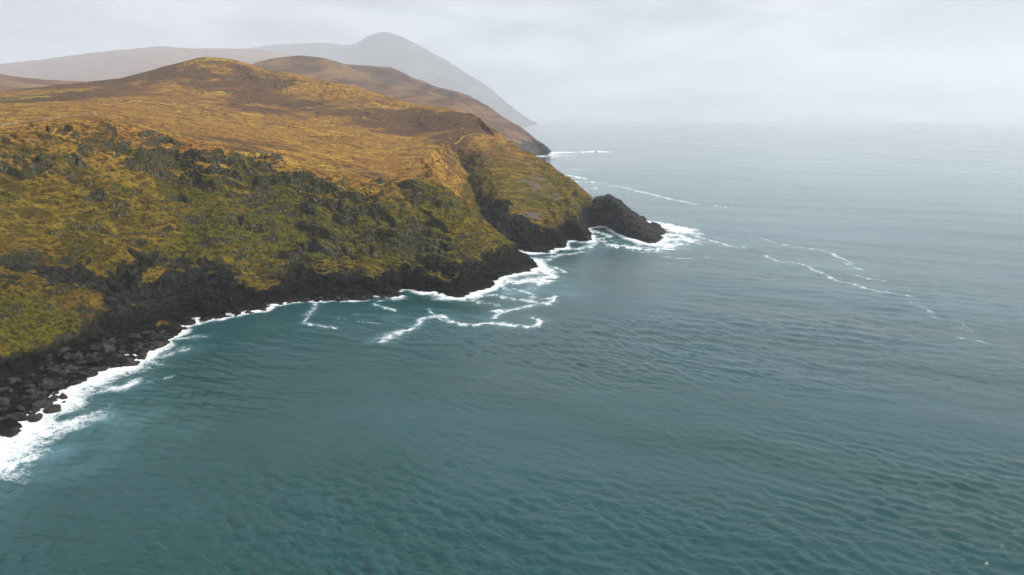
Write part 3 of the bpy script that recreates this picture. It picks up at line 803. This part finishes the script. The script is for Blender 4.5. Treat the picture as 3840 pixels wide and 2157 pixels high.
def rast(A, X, Y, fillv):
    u = (X - gx[0]) / 2.0; v = (Y - gy[0]) / 2.0
    ok = (u >= 0) & (v >= 0) & (u < len(gx) - 1) & (v < len(gy) - 1)
    u = np.clip(u, 0, len(gx) - 1.001); v = np.clip(v, 0, len(gy) - 1.001)
    i = u.astype(int); j = v.astype(int); fu = u - i; fv = v - j
    r = A[i, j] * (1 - fu) * (1 - fv) + A[i + 1, j] * fu * (1 - fv) + A[i, j + 1] * (1 - fu) * fv + A[i + 1, j + 1] * fu * fv
    return np.where(ok, r, fillv)
ds = rast(best, SX, SY, 999.0); ww = rast(bw, SX, SY, 5.0)
P3 = np.stack([SX, SY, np.zeros_like(SX)], -1)
wob = noise(P3 / 14.0, 301); wob2 = noise(P3 / 5.0, 302); wob3 = noise(P3 / 2.2, 303)
reach = np.clip(ww * (1 + 0.85 * wob + 0.35 * wob2), 0.8, 60)
foam = np.clip(1.06 - ds / reach, 0, 1) ** 1.05
aer_sheen = 0.42 * np.exp(-(ds / (ww * 1.1)) ** 2)
# streaks: photo pixels of points on the water, half width in metres, weight
STREAKS = [
 ([(1401,1140),(1440,1152),(1483,1163)],1.2,.62), ([(1133,1207),(1150,1185),(1178,1155),(1185,1140)],1.6,.55), ([(1140,1212),(1190,1222),(1260,1231)],1.3,.6),
 ([(1432,1275),(1490,1250),(1550,1225),(1580,1200),(1610,1188)],2.4,.62), ([(1590,1190),(1655,1185),(1690,1207),(1760,1219),(1850,1212),(1915,1221),(1985,1225),(2025,1205),(1990,1192)],2.0,.66),
 ([(1605,1160),(1630,1185),(1665,1205)],1.2,.55), ([(1848,1195),(1880,1175),(1905,1165)],1.8,.6), ([(1860,1165),(1930,1160),(2000,1145),(2060,1135),(2080,1110),(2040,1122)],2.0,.66),
 ([(1800,1110),(1850,1105),(1910,1120),(1985,1128),(2050,1140)],2.6,.55), ([(1870,1080),(1920,1085),(1990,1100),(2010,1130)],2.6,.5), ([(1900,1050),(1960,1060),(2010,1045)],4.5,.7),
 ([(1985,1020),(2040,1010),(2060,1025),(2050,1045),(2010,1060)],6,.75), ([(1700,1120),(1790,1130),(1860,1145)],3.2,.5), ([(1930,1000),(1990,990),(2050,978),(2120,950)],2.4,.55),
 ([(2010,985),(2070,1000),(2110,1015),(2120,1020)],1.8,.6), ([(2050,965),(2120,955),(2180,945)],3.4,.55), ([(2140,935),(2200,925),(2260,905)],4,.6),
 ([(2195,860),(2240,870),(2290,885),(2240,895)],4,.62), ([(2215,900),(2260,900),(2320,905)],3,.45), ([(2310,920),(2400,932),(2470,935),(2540,915)],6.5,.72), ([(2420,945),(2480,940),(2500,930)],4,.5),
 ([(2470,885),(2520,880),(2560,895),(2600,905)],7,.75), ([(2540,870),(2600,880),(2641,897),(2691,908),(2747,925),(2786,930)],2.2,.55),
 ([(2859,897),(2890,906),(2932,916),(3016,930),(3111,947),(3156,970),(3200,987)],2.4,.62), ([(2870,958),(2921,981),(2971,984),(3033,1003),(3100,1031),(3139,1051),(3201,1065),(3251,1082),(3352,1101),(3402,1110)],2.0,.64),
 ([(3128,975),(3184,992),(3229,1012),(3290,1022)],2.2,.58), ([(3206,1031),(3256,1045),(3324,1054)],1.4,.62), ([(3408,1132),(3470,1160),(3509,1188),(3530,1190)],3.0,.44),
 ([(3593,1266),(3640,1272),(3705,1283)],1.1,.6), ([(3590,1215),(3640,1240)],5,.40), ([(2400,720),(2467,734),(2579,762),(2680,772),(2747,779)],2.6,.55), ([(2279,697),(2331,702),(2381,713),(2480,738),(2577,760)],3.0,.5),
 ([(2044,622),(2088,625)],5,.75), ([(2104,655),(2149,661),(2199,673)],4,.66), ([(2132,683),(2190,681),(2257,686)],3.5,.68), ([(2154,705),(2200,708),(2243,705)],4,.6),
 ([(2120,640),(2160,635),(2195,640)],4,.45), ([(2110,600),(2150,598),(2190,602)],5,.45), ([(2040,584),(2065,578),(2100,571),(2130,572)],9,.85), ([(2000,588),(2035,585),(2060,580)],7,.85),
 ([(2185,571),(2235,568),(2272,571)],11,.85), ([(2130,570),(2185,570)],5,.45), ([(2060,592),(2110,583),(2160,585)],8,.5), ([(2470,960),(2560,970),(2650,966),(2700,972)],2.2,.42),
 ([(2550,855),(2640,872),(2760,880),(2850,893)],2.0,.38), ([(2800,990),(2900,1030)],1.6,.3), ([(3500,1068),(3600,1090),(3720,1120)],1.6,.34), ([(3790,1190),(3840,1198)],1.4,.45), ([(3810,1332),(3850,1340)],1.4,.4),

 ([(1997,462),(2060,461),(2110,462)],30,.6), ([(1280,1125),(1330,1120),(1390,1122)],1.4,.6), ([(1420,1130),(1480,1125),(1520,1120)],1.6,.5), ([(1240,1190),(1290,1195)],1.0,.45), ([(1330,1180),(1400,1182)],1.0,.5), ([(1340,1205),(1420,1212)],0.9,.45),
 ([(560,1345),(620,1330),(690,1310)],3.0,.48), ([(430,1400),(520,1385),(600,1365)],3.4,.45), ([(640,1275),(700,1265),(770,1262)],2.2,.5), ([(400,1460),(440,1455),(500,1430)],3.2,.66), ([(570,1430),(640,1410)],1.6,.42),
 ([(30,1660),(120,1640),(220,1600),(330,1560)],5,.66), ([(0,1740),(70,1730),(150,1700)],3.5,.55), ([(0,1790),(60,1760),(100,1720)],3,.45), ([(40,1700),(160,1660),(250,1600)],4,.5), ([(1760,1640),(1790,1700)],1.0,.2),
]
sf = np.zeros_like(foam); sa = np.zeros_like(foam)
for pts, hw, wt in STREAKS:
    hw *= 0.62 if pts[0][0] > 2600 else 0.68
    if pts[0][0] > 2600: wt *= 0.80
    q = pchip(np.array([at0(*p)[:2] for p in pts]), [5] * (len(pts) - 1))
    lo = q.min(0) - hw * 8; hi = q.max(0) + hw * 8
    mk = (SX > lo[0]) & (SX < hi[0]) & (SY > lo[1]) & (SY < hi[1])
    if not mk.any(): continue
    x = SX[mk] + hw * 1.8 * wob[mk] + hw * 0.9 * wob3[mk]; y = SY[mk] + hw * 2.6 * wob2[mk] + hw * 1.2 * wob3[mk]
    dm = np.full(x.shape, 1e9)
    for a, b in zip(q[:-1], q[1:]):
        ab = b - a; t_ = np.clip(((x - a[0]) * ab[0] + (y - a[1]) * ab[1]) / (ab @ ab + 1e-9), 0, 1)
        dm = np.minimum(dm, (x - a[0] - t_ * ab[0]) ** 2 + (y - a[1] - t_ * ab[1]) ** 2)
    dm = np.sqrt(dm)
    hwE = np.maximum(hw * (1.25 + 0.6 * wob[mk]), 0.30 * spacing[mk])
    v = wt * (0.62 * np.exp(-(dm / hwE) ** 2) + 0.46 * np.exp(-(dm / (3.4 * hwE)) ** 2)) * (0.92 + 0.45 * wob2[mk])
    sf[mk] = np.maximum(sf[mk], v); sa[mk] = np.maximum(sa[mk], (0.6 if wt > .47 else 0.1) * wt * np.exp(-(dm / (hw * 4.5)) ** 2))
foam = np.clip(np.maximum(foam, sf), 0, 1)
# lace field of old foam off the spur and around the stack
for (x, y, rx, ry, amt) in ((1930,1085,40,26,.36), (2020,1010,26,18,.34), (2180,930,30,22,.30), (2330,905,30,20,.33), (2500,905,26,22,.45), (2120,650,40,110,.30), (1640,1190,40,14,.22), (250,1590,34,20,.30), (90,1710,26,16,.36), (2640,900,60,40,.26), (3080,1000,60,40,.2)):
    c = at0(x, y)
    g = amt * np.exp(-((SX - c[0]) / rx) ** 2 - ((SY - c[1]) / ry) ** 2) * (0.75 + 0.8 * wob)
    foam = np.maximum(foam, np.clip(g, 0, 1)); aer_sheen = np.maximum(aer_sheen, np.clip(g * 2.0, 0, 0.8))
aer_sheen = np.clip(np.maximum(aer_sheen, sa), 0, 1)
for (x, y, rx, ry, amt) in ((1300,1200,75,40,.16), (2900,820,190,240,.30), (3300,620,700,900,.50), (3500,1050,190,120,.20), (2250,700,90,260,.38), (2500,840,110,90,.30), (2700,900,120,70,.22)):  # broad tints: aerated water, plus sky reflection painted onto the offshore sea
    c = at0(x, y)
    aer_sheen = np.maximum(aer_sheen, amt * np.exp(-((SX - c[0]) / rx) ** 2 - ((SY - c[1]) / ry) ** 2))
calm = sstep(0, 12, ds)
H = H * (0.45 + 0.55 * calm) + 0.45 * foam * sstep(0.35, 1, foam) + 0.35 * foam * wob2
SV = np.stack([SX - 0.6 * CX * calm, SY - 0.6 * CY * calm, H], -1)
SQ = grid_quads(*SX.shape)
# drop the sheet well inland
inland = np.zeros(SX.shape, bool)
poly = np.concatenate([coast[::6], [[coast[-1][0] - 100, 1000], [-1200, 1000], [-1200, -420]]], 0)
near_land = (SX < 140) & (SY < 960) & (SX > -1150)
xx, yy = SX[near_land], SY[near_land]; ins = np.zeros(xx.shape, bool)
for a, b in zip(poly, np.roll(poly, -1, 0)):
    cnd = (a[1] > yy) != (b[1] > yy)
    xi = (b[0] - a[0]) * (yy - a[1]) / ((b[1] - a[1]) if abs(b[1] - a[1]) > 1e-9 else 1e-9) + a[0]
    ins ^= cnd & (xx < xi)
inland[near_land] = ins & (ds[near_land] > 26)
SQ = SQ[~inland.ravel()[SQ].all(1)]
sea = link('sea', mesh_from('sea', SV, SQ[:, ::-1], dict(foam=foam, aeration_sheen=aer_sheen)), M_SEA, kind='structure',
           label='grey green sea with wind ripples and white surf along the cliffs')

# ------------------------------------------------------------------ rocks
def hull_rock(name, n, sx, sy, sz, seed, mat, boxy=0.6):
    r = random.Random(seed); bm = bmesh.new()
    for i in range(n):
        v = Vector((r.gauss(0, 1), r.gauss(0, 1), r.gauss(0, 1))).normalized()
        m = max(abs(v.x), abs(v.y), abs(v.z)); v = v * (1 - boxy + boxy / m) * r.uniform(0.82, 1.0)
        bm.verts.new((v.x * sx, v.y * sy, v.z * sz))
    g = bmesh.ops.convex_hull(bm, input=bm.verts)
    bmesh.ops.delete(bm, geom=[e for e in g['geom_interior'] if isinstance(e, bmesh.types.BMVert)], context='VERTS')
    bmesh.ops.bevel(bm, geom=list(bm.edges), offset=0.05, segments=1, affect='EDGES', clamp_overlap=True)
    bmesh.ops.triangulate(bm, faces=bm.faces)
    me = bpy.data.meshes.new(name); bm.to_mesh(me); bm.free()
    me.materials.append(mat)
    return me
BM = [hull_rock('boulder', 15, 1, 0.78 + 0.05 * k, 0.55 + 0.05 * (k % 4), 900 + k, M_BOULDER) for k in range(9)]
def place_rock(name, me, p, size, r, sink=0.3, **kw):
    o = link(name, me, None, **kw)
    o.location = (p[0], p[1], p[2] + size * (0.5 - sink) * 0.55)
    o.rotation_euler = (r.uniform(-0.35, 0.35), r.uniform(-0.35, 0.35), r.uniform(0, 6.28))
    o.scale = (size * 0.5 * r.uniform(0.85, 1.25), size * 0.5 * r.uniform(0.8, 1.1), size * 0.5 * r.uniform(0.75, 1.15))
    return o
R = random.Random(31)
# named boulders that stand alone in the surf
LONE = [(617,1293,6.0,'square dark boulder in the surf at the right end of the rubble beach'),
 (537,1346,5.4,'dark boulder with a flat top in the surf beside the widest patch of rubble shore'),
 (498,1369,5.0,'brown tinged slanting boulder standing in white foam next to the flat topped one'),
 (433,1378,4.6,'black boulder at the water edge left of the slanting brown one'),
 (385,1391,4.0,'black rounded boulder, leftmost of the row in the foam below the dark rubble'),
 (241,1494,4.2,'low dark rock awash in the white surf off the rubble beach'),
 (205,1494,2.4,'small flat rock awash beside the low dark one in the surf'),
 (240,1510,1.9,'smallest rock awash in the surf off the rubble beach'),
 (196,1543,7.0,'large ribbed brown rock jutting into the surf near the left edge'),
 (137,1578,5.4,'brown pointed rock in foam below the large ribbed one near the left edge')]
for (x, y, s_, lab) in LONE:
    p = at0(x, y)
    place_rock('boulder', BM[R.randrange(9)], p, s_, R, 0.25, label=lab, cat='boulder', group='boulders standing in the surf')
for (x, y, s_, lab) in ((2236,570,7,'tiny dark skerry ringed by foam off the far headland'), (2056,628,9,'small dark rock poking out beyond the right skyline of the slope')):
    place_rock('skerry', BM[3], at0(x, y), s_, R, 0.3, label=lab, cat='rock')
def scatter(n, pts, w, smin, smax, labf, grp, up=0.0):
    k = 0; tries = 0
    pts = np.array(pts, float)
    seg = np.linalg.norm(np.diff(pts, axis=0), axis=1); cum = np.concatenate([[0], np.cumsum(seg)])
    while k < n and tries < n * 6:
        tries += 1
        s_ = R.uniform(0, cum[-1]); i = min(int(np.searchsorted(cum, s_)) - 1, len(seg) - 1); i = max(i, 0)
        t_ = (s_ - cum[i]) / seg[i]
        px = pts[i, 0] + t_ * (pts[i + 1, 0] - pts[i, 0]); py = pts[i, 1] + t_ * (pts[i + 1, 1] - pts[i, 1])
        ww_ = np.interp(px, [q[0] for q in w], [q[1] for q in w]); py -= R.random() ** 1.2 * ww_ - 6
        px += R.uniform(-8, 8)
        loc, nor = cast(px, py)
        if loc is None or loc.z > 14: continue
        p = loc if loc.z > -0.2 else Vector((loc.x, loc.y, -0.2))
        sz = smin * (smax / smin) ** (R.random() ** 1.8)
        place_rock('boulder', BM[R.randrange(9)], p, sz, R, 0.32, label=labf(sz, loc.z, px), cat='boulder', group=grp)
        k += 1
scatter(190, [(0,1640),(105,1605),(204,1518),(174,1490),(279,1453),(358,1404),(478,1379),(562,1319),(600,1290),(640,1252)],
        [(0,225),(150,190),(300,120),(450,130),(560,80),(640,25)], 2.0, 7.0,
        lambda z_, h_, x_: ('large' if z_ > 4.2 else 'mid sized' if z_ > 2.8 else 'small') + ' dark boulder ' +
        ('at the water edge' if h_ < 1.6 else 'halfway up' if h_ < 4 else 'high up') + ' on the rubble shore, ' +
        ('by the left edge' if x_ < 130 else 'below the grassy apron' if x_ < 330 else 'in its middle' if x_ < 480 else 'at its right end'), 'boulders heaped on the rubble shore')
scatter(60, [(640,1250),(712,1212),(846,1197),(936,1182),(1045,1147),(1150,1128),(1320,1122),(1500,1112)],
        [(640,20),(800,16),(1500,10)], 1.4, 4.2,
        lambda z_, h_, x_: ('bigger' if z_ > 2.4 else 'small') + ' dark boulder at the foot of the black cliff, ' +
        ('next to the rubble shore' if x_ < 800 else 'in the middle of the bay' if x_ < 1100 else 'near the spur'), 'boulders under the black cliff')

# crags: each a cluster of upright blocks, part of the headland
BL = []
for k in range(8):
    me_ = hull_rock('block', 14, 1, 0.8, 1.0, 700 + k, M_CRAG, 0.75)
    v = np.empty(len(me_.vertices) * 3, np.float32); me_.vertices.foreach_get('co', v)
    f = np.array([list(p.vertices) for p in me_.polygons], np.int32)
    BL.append((v.reshape(-1, 3).astype(float), f)); bpy.data.meshes.remove(me_)
def crag_obj(c, Rm, r):
    Vs, Fs = [], []; off = 0
    n = int(5 + Rm * 0.9)
    toc = Vector((-c[0], -c[1], 0)).normalized(); side = Vector((-toc.y, toc.x, 0))
    for k in range(n):
        a = r.gauss(0, 0.55) * Rm; b = r.gauss(0, 0.42) * Rm
        x = c[0] + side.x * a + toc.x * b; y = c[1] + side.y * a + toc.y * b
        loc, nor = drop(x, y)
        if loc is None or nor.z > 0.80: continue
        s_ = r.uniform(0.35, 1.0) * (0.55 + 0.03 * Rm)
        v, f = BL[r.randrange(8)]
        M = Matrix.Translation(loc + nor * s_ * r.uniform(-0.45, 0.0)) @ Euler((r.uniform(-.22, .22), r.uniform(-.22, .22), r.uniform(0, 6.28))).to_matrix().to_4x4() @ Matrix.Diagonal((s_ * r.uniform(.7, 1.4), s_ * r.uniform(.7, 1.2), s_ * r.uniform(0.9, 1.9), 1))
        Mn = np.array(M); Vs.append(v @ Mn[:3, :3].T + Mn[:3, 3]); Fs.append(f + off); off += len(v)
    if not Vs: return None
    return mesh_from('crag', np.concatenate(Vs), np.concatenate(Fs), None, False)
for (c, Rm) in crag_pts:
    m_ = crag_obj(c, Rm, R)
    if m_: link('crag', m_, M_CRAG, parent=headland)

# pale stones lying on the slopes
Vs, Fs, off = [], [], 0
def stones(x, y, rx, ry, n, s0, s1):
    global off
    for k in range(int(n * 0.55)):
        loc, nor = cast(R.gauss(x, rx), R.gauss(y, ry))
        if loc is None or loc.z < 6 or loc.y > 700: continue
        s_ = s0 * (s1 / s0) ** (R.random() ** 2) * 0.5
        v, f = BL[R.randrange(8)]
        M = np.array(Euler((R.uniform(0, 3), R.uniform(0, 3), R.uniform(0, 6))).to_matrix())
        Vs.append((v * [s_ * 1.3, s_, s_ * 0.8]) @ M.T + np.array(loc)); Fs.append(f + off); off += len(v)
for a in ((1200,880,170,60,420,.35,1.0),(1330,800,120,70,380,.35,1.0),(1480,830,110,80,380,.35,1.1),(1600,900,70,50,260,.35,1.0),(900,890,70,30,120,.35,1.0),(960,930,60,20,100,.35,.9),
          (1240,880,40,60,160,.4,1.1),(1060,660,160,60,110,.4,1.2),(350,880,230,80,110,.3,.9),(2000,780,60,50,160,.4,1.1),(1930,640,70,60,160,.4,1.2),(1560,720,90,50,160,.35,1.1),(150,1200,100,60,40,.3,.8),(900,780,300,60,90,.4,1.0),(300,560,200,50,70,.5,1.4),(900,470,400,50,60,.6,1.6)):
    stones(*a)
link('loose_stones', mesh_from('loose_stones', np.concatenate(Vs), np.concatenate(Fs), None, False), M_STONE, kind='stuff', label='pale loose stones strewn over the grassy slopes')

# footpaths
tp = NT('trodden_path')
M_PATH = tp.done(tp.mix(tp.ss(tp.noise(0.8, 4), 0.35, 0.65), (0.25, 0.165, 0.05), (0.37, 0.265, 0.085)), 0.95, None, 0.1)
tp = NT('gravel_track')
M_TRACK = tp.done(tp.mix(tp.ss(tp.noise(0.8, 4), 0.35, 0.65), (0.22, 0.19, 0.16), (0.36, 0.32, 0.28)), 0.95, None, 0.1)
def path(px, width, mat, label):
    pts = []
    for p in px:
        loc, _ = cast(*p)
        if loc is not None: pts.append((loc.x, loc.y))
    q = pchip(np.array(pts), [24] * (len(pts) - 1))
    V = []
    for i in range(len(q)):
        t_ = q[min(i + 1, len(q) - 1)] - q[max(i - 1, 0)]; t_ /= np.linalg.norm(t_) + 1e-9
        s_ = np.array([-t_[1], t_[0]]); w_ = width * (0.75 + 0.5 * abs(math.sin(i * 0.37) * math.sin(i * 0.11)))
        row = []
        for e in (-1, -0.4, 0.4, 1):
            x, y = q[i] + s_ * e * w_ * 0.5
            l_, _ = drop(x, y); row.append((x, y, (l_.z if l_ else 90) + (0.16 if abs(e) < 1 else 0.04)))
        V.append(row)
    V = np.array(V)
    link('footpath', mesh_from('footpath', V, grid_quads(len(V), 4)), mat, kind='structure', label=label)
path([(985,585),(1100,610),(1200,632),(1310,644),(1400,645),(1470,637),(1535,628),(1540,612),(1528,598)], 0.8, M_PATH, 'thin pale footpath curving along the edge of the plateau')
path([(640,492),(740,512),(860,540),(985,570)], 0.8, M_PATH, 'faint pale footpath above the crags in the middle of the plateau edge')
path([(2,472),(60,462),(164,446),(240,438),(343,431)], 1.7, M_TRACK, 'pale gravel track along the plateau edge at far left')
path([(352,424),(374,430)], 1.7, M_TRACK, 'short pale piece of track at its bend above the left crags')
path([(402,436),(420,440),(436,442)], 1.7, M_TRACK, 'short pale track piece right of the bend above the left crags')
path([(1690,520),(1740,512),(1790,500)], 0.9, M_PATH, 'yellow footpath crossing the dark heather near the right shoulder')

# ------------------------------------------------------------------ haze
hm = bpy.data.materials.new('haze'); hm.use_nodes = True
ht = hm.node_tree; ht.nodes.clear()
ho = ht.nodes.new('ShaderNodeOutputMaterial'); hv = ht.nodes.new('ShaderNodeVolumePrincipled')
hv.inputs['Color'].default_value = (0.935, 0.965, 1.0, 1)
hv.inputs['Density'].default_value = 0.00010
hv.inputs['Anisotropy'].default_value = 0.15
hv.inputs['Density Attribute'].default_value = ''
ht.links.new(hv.outputs[0], ho.inputs['Volume'])
bm = bmesh.new(); bmesh.ops.create_cube(bm, size=1.0)
x0, x1, y0, y1, z0, z1 = -18000, 18000, -18000, 18500, -9.0, 1640.0
for v in bm.verts:
    v.co = ((x0 + x1) / 2 + v.co.x * (x1 - x0), (y0 + y1) / 2 + v.co.y * (y1 - y0), (z0 + z1) / 2 + v.co.z * (z1 - z0))
me = bpy.data.meshes.new('haze'); bm.to_mesh(me); bm.free()
link('haze', me, hm, kind='stuff', label='pale sea haze thickening towards the distance')
